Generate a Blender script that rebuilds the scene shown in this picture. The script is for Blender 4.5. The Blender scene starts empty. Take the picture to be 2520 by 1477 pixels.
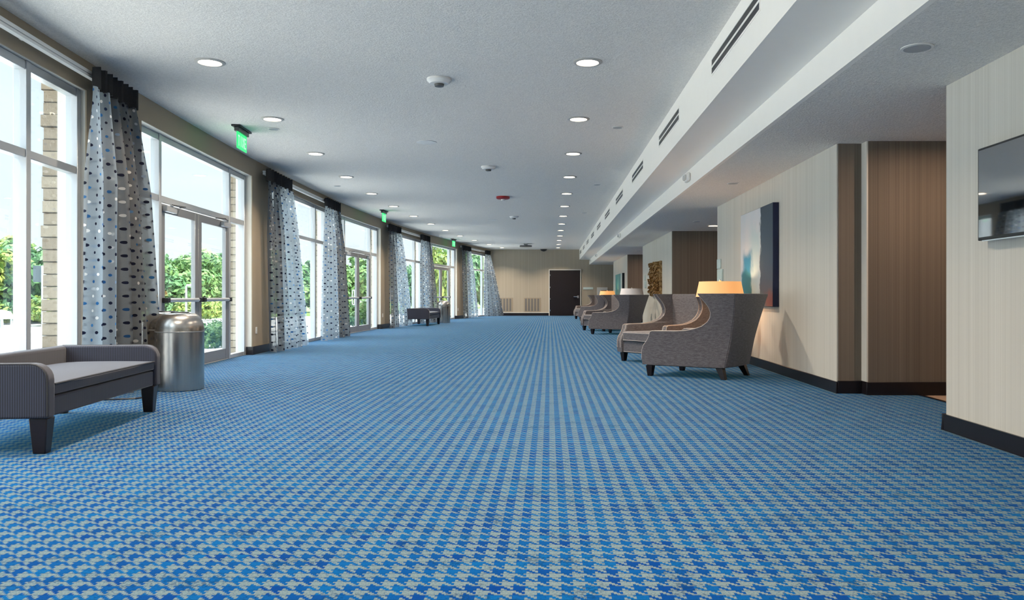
import bpy, bmesh, math, random
from mathutils import Vector, Matrix
random.seed(7)
S = bpy.context.scene
COL = S.collection
PI = math.pi
R = math.radians
# ------------------------------------------------------------------ camera
F = 1950.0; W = 2520.0; H = 1477.0; CX = 1352.0; CY = 728.0; CAMZ = 0.95
cd = bpy.data.cameras.new('camera'); cam = bpy.data.objects.new('camera', cd); COL.objects.link(cam)
cam.location = (0, 0, CAMZ); cam.rotation_euler = (PI/2, 0, 0)
cd.sensor_width = 36; cd.sensor_fit = 'HORIZONTAL'; cd.lens = 36*F/W
cd.shift_x = (W/2-CX)/W; cd.shift_y = (CY-H/2)/W
cd.clip_end = 400
S.camera = cam
S.view_settings.view_transform = 'Standard'; S.view_settings.look = 'None'
S.view_settings.gamma = 1; S.view_settings.use_curve_mapping = False
S.view_settings.exposure = 1.12
S.cycles.max_bounces = 10; S.cycles.diffuse_bounces = 6; S.cycles.transparent_max_bounces = 24
S.cycles.sample_clamp_indirect = 6
# ------------------------------------------------------------------ sky
wd = bpy.data.worlds.new('sky'); S.world = wd; wd.use_nodes = True
nt = wd.node_tree; nt.nodes.clear()
o_ = nt.nodes.new('ShaderNodeOutputWorld'); bg = nt.nodes.new('ShaderNodeBackground')
tc = nt.nodes.new('ShaderNodeTexCoord'); sp = nt.nodes.new('ShaderNodeSeparateXYZ'); cr = nt.nodes.new('ShaderNodeValToRGB')
nt.links.new(tc.outputs['Generated'], sp.inputs[0]); nt.links.new(sp.outputs['Z'], cr.inputs[0])
nt.links.new(cr.outputs[0], bg.inputs[0]); nt.links.new(bg.outputs[0], o_.inputs[0])
e = cr.color_ramp.elements
e[0].position = 0.0; e[0].color = (.135, .144, .146, 1)
e[1].position = 0.6; e[1].color = (.80, .90, .98, 1)
x = cr.color_ramp.elements.new(0.1); x.color = (.122, .136, .142, 1)
x = cr.color_ramp.elements.new(0.24); x.color = (.118, .137, .148, 1)
x = cr.color_ramp.elements.new(0.36); x.color = (.62, .74, .84, 1)
bg.inputs[1].default_value = 4.6
# ------------------------------------------------------------------ sun (behind the building, over its roof)
sl = bpy.data.lights.new('sun', 'SUN'); sun = bpy.data.objects.new('sun', sl); COL.objects.link(sun)
sl.energy = 11.0; sl.angle = R(0.6); sl.color = (1, .95, .86)
sun.rotation_euler = (0, R(38), R(-18)); sun.location = (0, 0, 30)
LAMP_W = 25.0
# ================================================================== helpers
def tag(o, label=None, cat=None, group=None, kind=None):
    if label: o['label'] = label
    if cat: o['category'] = cat
    if group: o['group'] = group
    if kind: o['kind'] = kind
    return o
def empty(name, loc=(0, 0, 0), rz=0.0, parent=None):
    o = bpy.data.objects.new(name, None); COL.objects.link(o); o.empty_display_size = .1
    o.location = loc; o.rotation_euler = (0, 0, rz)
    if parent: o.parent = parent
    return o
def thing(name, label, cat, loc=(0, 0, 0), rz=0.0, group=None):
    return tag(empty(name, loc, rz), label, cat, group)
class MB:
    def __init__(s): s.v = []; s.f = []; s.uv = []
    def quad(s, pts, uv=None):
        i = len(s.v); s.v += [tuple(p) for p in pts]; s.f.append(tuple(range(i, i+len(pts))))
        s.uv.append(uv)
    def faces(s, vs, fs):
        i = len(s.v); s.v += [tuple(p) for p in vs]
        for f in fs: s.f.append(tuple(i+k for k in f)); s.uv.append(None)
    def box(s, x0, x1, y0, y1, z0, z1):
        vs = [(x, y, z) for z in (z0, z1) for y in (y0, y1) for x in (x0, x1)]
        s.faces(vs, [(0, 2, 3, 1), (4, 5, 7, 6), (0, 1, 5, 4), (2, 6, 7, 3), (0, 4, 6, 2), (1, 3, 7, 5)]); return s
    def hexa(s, b, t):   # bottom 4 pts (ccw), top 4 pts
        s.faces(list(b)+list(t), [(3, 2, 1, 0), (4, 5, 6, 7), (0, 1, 5, 4), (1, 2, 6, 5), (2, 3, 7, 6), (3, 0, 4, 7)]); return s
    def lathe(s, prof, n=32, c=(0, 0), cap=True, sx=1, sy=1):
        vs = []; fs = []
        for r, z in prof:
            for k in range(n):
                a = 2*PI*k/n; vs.append((c[0]+r*math.cos(a)*sx, c[1]+r*math.sin(a)*sy, z))
        for j in range(len(prof)-1):
            for k in range(n):
                k2 = (k+1) % n; fs.append((j*n+k, j*n+k2, (j+1)*n+k2, (j+1)*n+k))
        if cap:
            if prof[0][0] > 1e-4: fs.append(tuple(reversed(range(n))))
            if prof[-1][0] > 1e-4: fs.append(tuple((len(prof)-1)*n+k for k in range(n)))
        s.faces(vs, fs); return s
    def tube(s, pts, r, n=10, closed=False):
        pts = [Vector(p) for p in pts]; m = len(pts); vs = []; fs = []
        up = Vector((0, 0, 1)); prev = None
        for i, p in enumerate(pts):
            if closed: d = pts[(i+1) % m]-pts[i-1]
            else: d = pts[min(i+1, m-1)]-pts[max(i-1, 0)]
            d.normalize()
            if prev is None: a = d.cross(up)
            else: a = prev-d*prev.dot(d)
            if a.length < 1e-4: a = d.cross(Vector((1, 0, 0)))
            a.normalize(); prev = a; b = d.cross(a)
            for k in range(n):
                t = 2*PI*k/n; vs.append(p+(a*math.cos(t)+b*math.sin(t))*r)
        rng = m if closed else m-1
        for i in range(rng):
            j = (i+1) % m
            for k in range(n):
                k2 = (k+1) % n; fs.append((i*n+k, j*n+k, j*n+k2, i*n+k2))
        if not closed:
            fs.append(tuple(range(n))); fs.append(tuple((m-1)*n+k for k in reversed(range(n))))
        s.faces(vs, fs); return s
    def prism(s, poly, z0, z1):
        n = len(poly)
        vs = [(x, y, z0) for x, y in poly]+[(x, y, z1) for x, y in poly]
        s.faces(vs, [tuple(reversed(range(n))), tuple(range(n, 2*n))]+[(k, (k+1) % n, n+(k+1) % n, n+k) for k in range(n)]); return s
    def build(s, name, mat, parent=None, smooth=False, bevel=0, seg=2, loc=None, rz=None, sub=0, angle=35):
        me = bpy.data.meshes.new(name); me.from_pydata(s.v, [], s.f); me.update()
        if any(u is not None for u in s.uv):
            ul = me.uv_layers.new(name='UVMap'); li = 0
            for f, u in zip(s.f, s.uv):
                for k in range(len(f)):
                    if u: ul.data[li].uv = u[k]
                    li += 1
        bm = bmesh.new(); bm.from_mesh(me)
        if s.uv and all(u is None for u in s.uv):
            bmesh.ops.remove_doubles(bm, verts=bm.verts, dist=1e-5)
            bmesh.ops.recalc_face_normals(bm, faces=bm.faces)
        bm.to_mesh(me); bm.free()
        if smooth or bevel or sub:
            for p in me.polygons: p.use_smooth = True
        if (smooth or bevel) and not sub:
            try: me.set_sharp_from_angle(angle=R(angle))
            except Exception: pass
        o = bpy.data.objects.new(name, me); COL.objects.link(o)
        me.materials.append(mat)
        if bevel:
            m = o.modifiers.new('bevel', 'BEVEL'); m.width = bevel; m.segments = seg; m.limit_method = 'ANGLE'; m.angle_limit = R(32)
        if sub:
            m = o.modifiers.new('sub', 'SUBSURF'); m.levels = sub; m.render_levels = sub
        if parent: o.parent = parent
        if loc is not None: o.location = loc
        if rz is not None: o.rotation_euler = (0, 0, rz)
        return o
def kids(o): return [c for c in list(COL.objects) if c.parent == o]
def copy_tree(o, parent=None):
    c = o.copy(); COL.objects.link(c); c.parent = parent
    for ch in kids(o): copy_tree(ch, c)
    return c
# ------------------------------------------------------------------ materials
class NT:
    def __init__(s, name):
        s.m = bpy.data.materials.new(name); s.m.use_nodes = True; s.t = s.m.node_tree
        s.b = s.t.nodes.get('Principled BSDF'); s.out = s.t.nodes.get('Material Output')
    def n(s, typ, **kw):
        nd = s.t.nodes.new(typ)
        for k, v in kw.items(): setattr(nd, k, v)
        return nd
    def l(s, a, b): s.t.links.new(a, b)
    def put(s, sock, v):
        if isinstance(v, (int, float)): sock.default_value = v
        elif isinstance(v, tuple): sock.default_value = v if len(v) == len(sock.default_value) else v+(1,)
        else: s.l(v, sock)
    def math(s, op, a, b=0.0, c=0.0):
        nd = s.n('ShaderNodeMath', operation=op); s.put(nd.inputs[0], a); s.put(nd.inputs[1], b); s.put(nd.inputs[2], c); return nd.outputs[0]
    def mix(s, f, a, b):
        nd = s.n('ShaderNodeMix', data_type='RGBA'); s.put(nd.inputs[0], f); s.put(nd.inputs[6], a); s.put(nd.inputs[7], b); return nd.outputs[2]
    def noise(s, vec, scale, detail=2.0, rough=.5):
        nd = s.n('ShaderNodeTexNoise'); s.l(vec, nd.inputs['Vector']); nd.inputs['Scale'].default_value = scale
        nd.inputs['Detail'].default_value = detail; nd.inputs['Roughness'].default_value = rough; return nd.outputs[0]
    def coord(s, which='Object'): return s.n('ShaderNodeTexCoord').outputs[which]
    def mapping(s, vec, scale=(1, 1, 1), rot=(0, 0, 0)):
        nd = s.n('ShaderNodeMapping'); s.l(vec, nd.inputs[0]); nd.inputs['Scale'].default_value = scale; nd.inputs['Rotation'].default_value = rot; return nd.outputs[0]
    def sep(s, vec):
        nd = s.n('ShaderNodeSeparateXYZ'); s.l(vec, nd.inputs[0]); return nd.outputs
    def comb(s, x, y, z=0.0):
        nd = s.n('ShaderNodeCombineXYZ'); s.put(nd.inputs[0], x); s.put(nd.inputs[1], y); s.put(nd.inputs[2], z); return nd.outputs[0]
    def ramp(s, f, stops):
        nd = s.n('ShaderNodeValToRGB'); s.put(nd.inputs[0], f); el = nd.color_ramp.elements
        el[0].position, el[0].color = stops[0][0], stops[0][1]+(1,); el[1].position, el[1].color = stops[-1][0], stops[-1][1]+(1,)
        for p, c in stops[1:-1]:
            q = el.new(p); q.color = c+(1,)
        return nd.outputs[0]
    def bump(s, h, strength=.3, dist=.01):
        nd = s.n('ShaderNodeBump'); s.l(h, nd.inputs['Height']); nd.inputs['Strength'].default_value = strength; nd.inputs['Distance'].default_value = dist
        s.l(nd.outputs[0], s.b.inputs['Normal'])
    def base(s, c): s.put(s.b.inputs['Base Color'], c)
    def set(s, **kw):
        for k, v in kw.items(): s.put(s.b.inputs[k.replace('_', ' ')], v)
        return s
def plain(name, c, rough=.5, metal=0.0, spec=.5, nz=0.0, nscale=20.0):
    t = NT(name)
    if nz:
        f = t.noise(t.coord(), nscale, 3); t.base(t.mix(f, tuple(v*(1-nz) for v in c), tuple(min(1, v*(1+nz)) for v in c)))
    else: t.base(c)
    t.set(Roughness=rough, Metallic=metal); t.b.inputs['Specular IOR Level'].default_value = spec
    return t.m
def srgb(r, g, b):
    f = lambda v: (v/255/12.92) if v/255 <= .04045 else ((v/255+.055)/1.055)**2.4
    return (f(r), f(g), f(b))
def emit(name, c, s):
    t = NT(name); t.base((0, 0, 0)); t.b.inputs['Emission Color'].default_value = c+(1,); t.b.inputs['Emission Strength'].default_value = s; return t.m
M = {}
def mk_carpet():
    t = NT('houndstooth carpet'); P = .0785
    X, Y, Z = t.sep(t.coord('Object'))
    u = t.math('FLOORED_MODULO', t.math('DIVIDE', X, P/8), 8.0)
    v = t.math('FLOORED_MODULO', t.math('DIVIDE', Y, P/8), 8.0)
    uf = t.math('FLOOR', u); vf = t.math('FLOOR', v)
    tw = t.math('LESS_THAN', t.math('FLOORED_MODULO', t.math('ADD', uf, vf), 4.0), 2.0)
    cu = t.math('LESS_THAN', uf, 4.0); cv = t.math('LESS_THAN', vf, 4.0)
    sel = t.math('ADD', t.math('MULTIPLY', tw, cu), t.math('MULTIPLY', t.math('SUBTRACT', 1.0, tw), cv))
    cell = t.comb(t.math('FLOOR', t.math('DIVIDE', X, P)), t.math('FLOOR', t.math('DIVIDE', Y, P)))
    wn = t.n('ShaderNodeTexWhiteNoise', noise_dimensions='2D'); t.l(cell, wn.inputs['Vector'])
    blue = t.mix(wn.outputs[0], (.001, .024, .155), (.002, .070, .225))
    n1 = t.noise(t.coord('Object'), 60, 3, .7); n2 = t.noise(t.coord('Object'), 5.5, 4, .6)
    light = t.mix(n1, (.09, .135, .155), (.155, .195, .20))
    c = t.mix(sel, blue, light)
    # random darker yarns in soft clusters
    dk = t.math('MULTIPLY', t.math('GREATER_THAN', t.math('ADD', t.math('MULTIPLY', n1, .55), t.math('MULTIPLY', n2, .45)), .565), .55)
    c = t.mix(dk, c, (.002, .02, .07))
    ln = t.math('LESS_THAN', t.math('FRACT', t.math('DIVIDE', Y, P/2)), .13); c = t.mix(t.math('MULTIPLY', ln, .5), c, (.003, .03, .09))
    n3 = t.noise(t.mapping(t.coord('Object'), (140, 260, 1)), 1.0, 2, .6)
    c = t.mix(t.math('MULTIPLY', t.math('LESS_THAN', n3, .44), .45), c, (.001, .03, .10))
    t.base(c); t.set(Roughness=.95); t.b.inputs['Specular IOR Level'].default_value = 0
    t.b.inputs['Sheen Weight'].default_value = .34; t.b.inputs['Sheen Roughness'].default_value = .3; t.b.inputs['Sheen Tint'].default_value = (.25, .72, 1, 1)
    return t.m
M['carpet'] = mk_carpet()
def mk_paper(name, ca, cb, sc=90):
    t = NT(name); X, Y, Z = t.sep(t.coord('Object'))
    v = t.comb(t.math('MULTIPLY', X, sc), t.math('MULTIPLY', Y, sc), t.math('MULTIPLY', Z, .15))
    n = t.noise(v, 1.0, 2, .6); v2 = t.comb(t.math('MULTIPLY', X, 22), t.math('MULTIPLY', Y, 22), 0.0)
    n2 = t.noise(v2, 1.0, 1, .5)
    f = t.ramp(t.math('ADD', t.math('MULTIPLY', n, .6), t.math('MULTIPLY', n2, .4)), [(.35, (0, 0, 0)), (.65, (1, 1, 1))])
    t.base(t.mix(f, ca, cb)); t.set(Roughness=.7); t.b.inputs['Specular IOR Level'].default_value = .25
    return t.m
M['paper'] = mk_paper('cream striped wallpaper', (.57, .545, .485), (.67, .645, .58))
M['paper_shaded'] = mk_paper('shade-browned striped wallpaper', (.135, .114, .090), (.205, .174, .140))  # striped wallpaper with the end faces' shade put into a browner colour
M['paper_far'] = mk_paper('far wall wallpaper', (.40, .345, .265), (.47, .41, .325))
M['wall_tan'] = plain('tan wall paint', srgb(158, 144, 124), .75, nz=.04, nscale=60)
def mk_ceil():
    t = NT('textured ceiling'); v = t.coord(); n = t.noise(v, 55, 4, .7); n2 = t.noise(v, 130, 2, .6)
    t.base(t.ramp(t.math('ADD', t.math('MULTIPLY', n2, .5), t.math('MULTIPLY', n, .5)), [(.36, (.70, .672, .632)), (.62, (.95, .915, .86))])); t.set(Roughness=.9); t.bump(n, .6, .014); t.b.inputs['Specular IOR Level'].default_value = .2; return t.m
M['ceil'] = mk_ceil()
M['white'] = plain('white paint', (.95, .915, .855), .55, nz=.015, nscale=8)
M['white_pl'] = plain('white plastic', (.8, .79, .76), .4)
M['offwhite'] = plain('off white trim', (.70, .68, .62), .5)
def mk_base():
    t = NT('dark stained wood'); v = t.mapping(t.coord(), (6, 6, 60)); n = t.noise(v, 2, 4)
    t.base(t.mix(n, (.006, .004, .005), (.018, .010, .010))); t.set(Roughness=.32); return t.m
M['darkwood'] = mk_base()
M['base'] = plain('espresso baseboard', (.010, .007, .009), .35, nz=.3)
M['alu'] = plain('clear anodised aluminium', (.50, .52, .54), .38, .5)
M['alu_dark'] = plain('brushed aluminium door', (.28, .285, .295), .4, .5)
M['black'] = plain('black plastic', (.01, .01, .012), .35)
M['dgrey'] = plain('dark grey plastic', (.09, .09, .09), .4)
M['chrome'] = plain('chrome', (.8, .8, .82), .15, 1.0)
def mk_glass():
    t = NT('window glass'); t.t.nodes.remove(t.b)
    tr = t.n('ShaderNodeBsdfTransparent'); tr.inputs[0].default_value = (.965, .985, .985, 1)
    gl = t.n('ShaderNodeBsdfGlossy'); gl.inputs['Roughness'].default_value = 0.0; gl.inputs[0].default_value = (.9, .97, 1, 1)
    fr = t.n('ShaderNodeFresnel'); fr.inputs[0].default_value = 1.35
    mx = t.n('ShaderNodeMixShader'); t.l(t.math('MULTIPLY', fr.outputs[0], .32), mx.inputs[0]); t.l(tr.outputs[0], mx.inputs[1]); t.l(gl.outputs[0], mx.inputs[2])
    t.l(mx.outputs[0], t.out.inputs[0]); return t.m
M['glass'] = mk_glass()
def mk_stone():
    t = NT('coursed stone'); X, Y, Z = t.sep(t.coord())
    row = t.math('FLOOR', t.math('DIVIDE', Z, .115)); fz = t.math('FRACT', t.math('DIVIDE', Z, .115))
    wn = t.n('ShaderNodeTexWhiteNoise', noise_dimensions='1D'); t.l(row, wn.inputs['W'])
    n = t.noise(t.coord(), 14, 4, .65)
    c = t.mix(wn.outputs[0], (.22, .165, .11), (.36, .295, .215)); c = t.mix(t.math('MULTIPLY', n, .45), c, (.42, .37, .30))
    j = t.math('LESS_THAN', fz, .07); c = t.mix(j, c, (.10, .08, .06)); t.base(c); t.set(Roughness=.9)
    t.bump(t.math('ADD', n, t.math('MULTIPLY', j, -1.5)), .6, .03); return t.m
M['stone'] = mk_stone()
def mk_curtain():
    t = NT('dotted sheer curtain'); X, Y, Z = t.sep(t.coord('UV'))
    cw, ch = .200, .0645
    rr = t.math('FLOOR', t.math('DIVIDE', Y, ch)); off = t.math('MULTIPLY', t.math('FLOORED_MODULO', rr, 2.0), .5)
    uu = t.math('ADD', t.math('DIVIDE', X, cw), off); cc = t.math('FLOOR', uu)
    fu = t.math('SUBTRACT', t.math('FRACT', uu), .5); fv = t.math('SUBTRACT', t.math('FRACT', t.math('DIVIDE', Y, ch)), .5)
    wn = t.n('ShaderNodeTexWhiteNoise', noise_dimensions='2D'); t.l(t.comb(cc, rr), wn.inputs['Vector'])
    wv = wn.outputs[0]
    du = t.math('MULTIPLY', fu, cw); dv = t.math('MULTIPLY', fv, ch*2.1)
    d = t.math('SQRT', t.math('ADD', t.math('MULTIPLY', du, du), t.math('MULTIPLY', dv, dv)))
    rad = t.math('ADD', .025, t.math('MULTIPLY', wv, .008)); dot = t.math('LESS_THAN', d, rad)
    dc = t.ramp(t.math('FRACT', t.math('MULTIPLY', wv, 7.31)), [(0, (.004, .006, .02)), (.55, (.008, .012, .035)), (.57, (.012, .06, .17)), (.80, (.03, .14, .32)), (.82, (.5, .52, .52)), (1, (.62, .62, .62))])
    weave = t.noise(t.mapping(t.coord('UV'), (300, 60, 1)), 1.0, 2)
    cloth = t.mix(weave, (.095, .090, .093), (.155, .150, .155)); c = t.mix(dot, cloth, dc)
    hd = t.math('GREATER_THAN', Y, 2.86); c = t.mix(hd, c, (.035, .032, .035))
    t.base(c); t.set(Roughness=.65); t.b.inputs['Specular IOR Level'].default_value = .3
    tl = t.n('ShaderNodeBsdfTranslucent'); t.l(t.mix(dot, t.mix(.48, c, (.52, .68, .80)), dc), tl.inputs[0])
    tp = t.n('ShaderNodeBsdfTransparent')
    m1 = t.n('ShaderNodeMixShader'); m1.inputs[0].default_value = .6; t.l(t.b.outputs[0], m1.inputs[1]); t.l(tl.outputs[0], m1.inputs[2])
    m2 = t.n('ShaderNodeMixShader'); t.l(t.math('MULTIPLY', t.math('SUBTRACT', 1.0, t.math('MAXIMUM', dot, hd)), .36), m2.inputs[0]); t.l(m1.outputs[0], m2.inputs[1]); t.l(tp.outputs[0], m2.inputs[2])
    t.l(m2.outputs[0], t.out.inputs[0]); return t.m
M['curtain'] = mk_curtain()
def mk_fabric(name, a, b, sheen=.3):
    t = NT(name); v = t.coord()
    n = t.noise(t.mapping(v, (90, 90, 230)), 1.0, 3, .7); n2 = t.noise(t.mapping(v, (22, 22, 90)), 1.0, 2, .6)
    f = t.ramp(t.math('ADD', t.math('MULTIPLY', n, .5), t.math('MULTIPLY', n2, .5)), [(.38, (0, 0, 0)), (.62, (1, 1, 1))])
    t.base(t.mix(f, a, b)); t.set(Roughness=.8); t.b.inputs['Sheen Weight'].default_value = sheen; t.b.inputs['Specular IOR Level'].default_value = .2
    t.bump(n, .15, .004); return t.m
M['chair'] = mk_fabric('mottled taupe upholstery', (.082, .077, .086), (.165, .156, .170), .3)
M['piping'] = plain('pale piping', (.42, .38, .36), .6)
def mk_bench():
    t = NT('pinstriped bench fabric'); X, Y, Z = t.sep(t.coord())
    s = t.math('SINE', t.math('MULTIPLY', t.math('ADD', X, Y), 470.0)); f = t.math('GREATER_THAN', s, .25)
    t.base(t.mix(f, (.012, .013, .024), (.034, .039, .066))); t.set(Roughness=.8); t.b.inputs['Sheen Weight'].default_value = .18; return t.m
M['bench'] = mk_bench()
M['bench_pipe'] = plain('bench piping', (.03, .03, .035), .6)
def mk_steel():
    t = NT('brushed stainless steel'); v = t.coord(); n = t.noise(t.mapping(v, (45, 45, 1.2)), 1.0, 3)
    t.base(t.mix(n, (.42, .39, .365), (.56, .53, .50))); t.set(Metallic=1.0, Roughness=.25); t.b.inputs['Anisotropic'].default_value = .5; return t.m
M['steel'] = mk_steel()
def mk_paint():
    t = NT('abstract painting'); U, V, Z = t.sep(t.coord('UV'))
    n = t.noise(t.mapping(t.coord('UV'), (4, 2.5, 1)), 1.6, 4, .6)
    nn = t.math('MULTIPLY', t.math('SUBTRACT', n, .5), .22)
    def bx(u0, u1, v0, v1, s=.05):
        a = t.math('ADD', U, nn); b = t.math('ADD', V, nn)
        def sm(x, e0, e1):
            nd = t.n('ShaderNodeMapRange', interpolation_type='SMOOTHSTEP'); t.put(nd.inputs[0], x); nd.inputs[1].default_value = e0; nd.inputs[2].default_value = e1; return nd.outputs[0]
        r = t.math('MULTIPLY', sm(a, u0-s, u0+s), t.math('SUBTRACT', 1.0, sm(a, u1-s, u1+s)))
        q = t.math('MULTIPLY', sm(b, v0-s, v0+s), t.math('SUBTRACT', 1.0, sm(b, v1-s, v1+s)))
        return t.math('MULTIPLY', r, q)
    c = t.mix(n, (.50, .60, .66), (.66, .66, .70))
    c = t.mix(t.math('MULTIPLY', bx(.33, .62, -.2, .8, .09), .5), c, (.30, .55, .60))
    c = t.mix(bx(.08, .38, .30, .56, .06), c, (.04, .24, .42))
    c = t.mix(bx(.04, .36, -.3, .36, .03), c, (.03, .18, .235))
    c = t.mix(bx(.64, 1.4, -.4, 1.4, .018), c, t.mix(V, (.05, .085, .13), (.02, .045, .08)))
    c = t.mix(t.math('MULTIPLY', bx(.45, .7, -.3, .12, .06), .7), c, (.12, .28, .25))
    c = t.mix(t.math('MULTIPLY', bx(.80, 1.2, -.3, .13, .07), .75), c, (.26, .045, .03))
    t.base(c); t.set(Roughness=.5); return t.m
M['paint'] = mk_paint()
def mk_paint2():
    t = NT('teal painting'); U, V, Z = t.sep(t.coord('UV')); n = t.noise(t.coord('UV'), 3, 3)
    c = t.mix(n, (.02, .15, .19), (.07, .30, .34)); c = t.mix(t.math('GREATER_THAN', U, .8), c, (.5, .6, .6)); t.base(c); t.set(Roughness=.5); return t.m
M['paint2'] = mk_paint2()
M['navy'] = plain('dark navy canvas edge', (.004, .010, .05), .5)
M['navyblk'] = plain('near black frame', (.008, .012, .02), .4)
def mk_gold():
    t = NT('gilded relief'); n = t.noise(t.coord(), 16, 4, .7)
    t.base(t.ramp(n, [(.35, (.10, .045, .015)), (.5, (.38, .22, .08)), (.65, (.62, .46, .24))])); t.set(Roughness=.45, Metallic=.35); return t.m
M['gold'] = mk_gold()
def mk_shade(name, c, s, tint):
    t = NT(name); t.base(tint); t.b.inputs['Emission Color'].default_value = c+(1,); t.b.inputs['Emission Strength'].default_value = s; t.set(Roughness=.8); return t.m
M['shade_on'] = mk_shade('lit lamp shade', (1.0, .40, .10), .34, (.70, .45, .26))
M['shade_off'] = plain('white lamp shade', (.85, .82, .84), .8)
M['lens'] = emit('downlight lens', (1.0, .86, .66), 5.0)
M['lens_r'] = emit('downlight lens warm', (1.0, .72, .45), 4.0)
M['green'] = emit('green edge lit acrylic', (.03, .62, .16), .85)
M['green_l'] = emit('pale green exit letters', (.35, .9, .45), .8)
M['green_d'] = plain('exit panel border', (.02, .25, .08), .4)
M['red'] = plain('red plastic', (.35, .01, .015), .35)
M['tv'] = plain('television screen', (.006, .008, .010), .03, spec=1.0); M['tv'].node_tree.nodes['Principled BSDF'].inputs['IOR'].default_value = 2.6
M['tile'] = plain('tan corridor tile', (.42, .30, .22), .5, nz=.1)
M['frost'] = plain('frosted pale acrylic', (.62, .74, .72), .25)
M['ceramic'] = plain('lamp base ceramic', (.35, .34, .33), .2)
def mk_leaf(name, a, b):
    t = NT(name); g = t.n('ShaderNodeNewGeometry'); c = t.mix(g.outputs['Random Per Island'], a, b)
    t.base(c); t.set(Roughness=.6); tl = t.n('ShaderNodeBsdfTranslucent'); t.l(c, tl.inputs[0])
    mx = t.n('ShaderNodeMixShader'); mx.inputs[0].default_value = .3; t.l(t.b.outputs[0], mx.inputs[1]); t.l(tl.outputs[0], mx.inputs[2]); t.l(mx.outputs[0], t.out.inputs[0]); return t.m
M['leaf1'] = mk_leaf('deep green leaves', (.018, .075, .022), (.09, .21, .07))
M['leaf2'] = mk_leaf('yellow green leaves', (.05, .12, .018), (.25, .31, .06))
M['leaf3'] = mk_leaf('bright green leaves', (.03, .10, .024), (.15, .26, .07))
M['bark'] = plain('bark', (.12, .08, .05), .9, nz=.3)
M['walk'] = plain('pale concrete', (.60, .57, .53), .9, nz=.08, nscale=3)
M['road'] = plain('sunlit asphalt', (.46, .44, .42), .9, nz=.08, nscale=2)
M['curb'] = plain('kerb concrete', (.62, .58, .52), .85, nz=.06)
M['grass'] = plain('mown grass', (.09, .15, .035), .95, nz=.4, nscale=3)
M['mulch'] = plain('mulch bed', (.18, .115, .07), .95, nz=.4, nscale=9)
M['postgrey'] = plain('galvanised post', (.42, .46, .45), .5, .3)
M['bin_out'] = plain('grey outdoor bin', (.42, .47, .47), .5)
# ================================================================== geometry of the curved wall
def wx(Y): return -4.93+(Y-18.3)**2/(2*(100.0 if Y < 18.3 else 88.0))
def wd_(Y): return (Y-18.3)/(100.0 if Y < 18.3 else 88.0)
def P(Y, off=0.0):
    d = wd_(Y); l = math.hypot(1, d); return (wx(Y)-off/l, Y+off*d/l)
HC = 3.154; HL = 2.43; HB = 2.66; XB1 = 1.43; XB2 = 1.90; XR = 2.80; YF = 37.8; YB = -4.0; XE = 8.0; HEAD = 2.875
DOORS = [(-1.35, 2.72), (8.68, 12.73), (18.65, 22.68), (28.55, 32.5)]
WINS = [(3.42, 7.43), (13.75, 17.7), (23.7, 27.75), (33.6, 37.4)]
def strip(mb, Y0, Y1, z0, z1, o0, o1, step=.5):
    n = max(1, int(math.ceil((Y1-Y0)/step))); ys = [Y0+(Y1-Y0)*k/n for k in range(n+1)]
    vs = []; fs = []
    for y in ys:
        a = P(y, o0); b = P(y, o1); vs += [(a[0], a[1], z0), (b[0], b[1], z0), (b[0], b[1], z1), (a[0], a[1], z1)]
    for k in range(n):
        i = 4*k; j = i+4
        for q in range(4): fs.append((i+q, i+(q+1) % 4, j+(q+1) % 4, j+q))
    fs += [(3, 2, 1, 0), (4*n, 4*n+1, 4*n+2, 4*n+3)]
    mb.faces(vs, fs)
opens = sorted(DOORS+WINS); piers = []; y = YB
for a, b in opens:
    piers.append((y, a)); y = b
piers.append((y, YF))
mb = MB()
for a, b in piers: strip(mb, a, b, 0, HEAD, 0, .012)
strip(mb, YB, YF, HEAD, HC, 0, .012)
tag(mb.build('wall_left', M['wall_tan'], smooth=True), kind='structure')
mb = MB()
for a, b in piers: strip(mb, a+.0, b-.0, 0, HEAD, .0122, .258)
strip(mb, YB, YF, HEAD, HC, .0122, .258)
tag(mb.build('trim_1', M['offwhite'], smooth=True), kind='structure')
mb = MB()
for a, b in piers:
    if b-a > .5:
        z = 0
        while z < 3.1:      # ragged coursed stone
            h = .115; j = random.uniform(-.012, .012); strip(mb, a+.02+j, b-.02-j, z, min(z+h-.004, 3.2), .262, .40+random.uniform(-.012, .012), 3); z += h
strip(mb, YB, YF, 2.99, 3.4, .262, .38, 1)
tag(mb.build('wall_exterior', M['stone']), kind='structure')
mb = MB()
for a, b in piers: strip(mb, a, b, 0, .13, -.018, -.001)
for a, b in piers[1:-1]:   # returns into the openings
    for yy, s in ((a, -1), (b, 1)):
        p = P(yy, -.018); q = P(yy, .095); y0, y1 = (yy-.012, yy-.001) if s < 0 else (yy+.001, yy+.012)
        mb.box(q[0], p[0], min(y0, y1), max(y0, y1), 0, .13)
tag(mb.build('baseboard_left', M['base'], smooth=True), kind='structure')
# floor and carpet: one structure slab, its carpet follows the curved wall
ys = [YB+(YF-YB)*k/60 for k in range(61)]
poly = [(wx(y)-.15, y) for y in ys]+[(3.54, YF), (3.54, YB)]
tag(MB().prism(poly[::-1], -.12, 0).build('floor', M['carpet']), kind='structure')
tag(MB().box(3.54, XE, YB, YF, -.12, -.003).build('floor_tile', M['tile']), kind='structure')
tag(MB().box(3.52, 3.56, YB, YF, -.01, .004).build('trim_2', M['base']), kind='structure')
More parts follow.
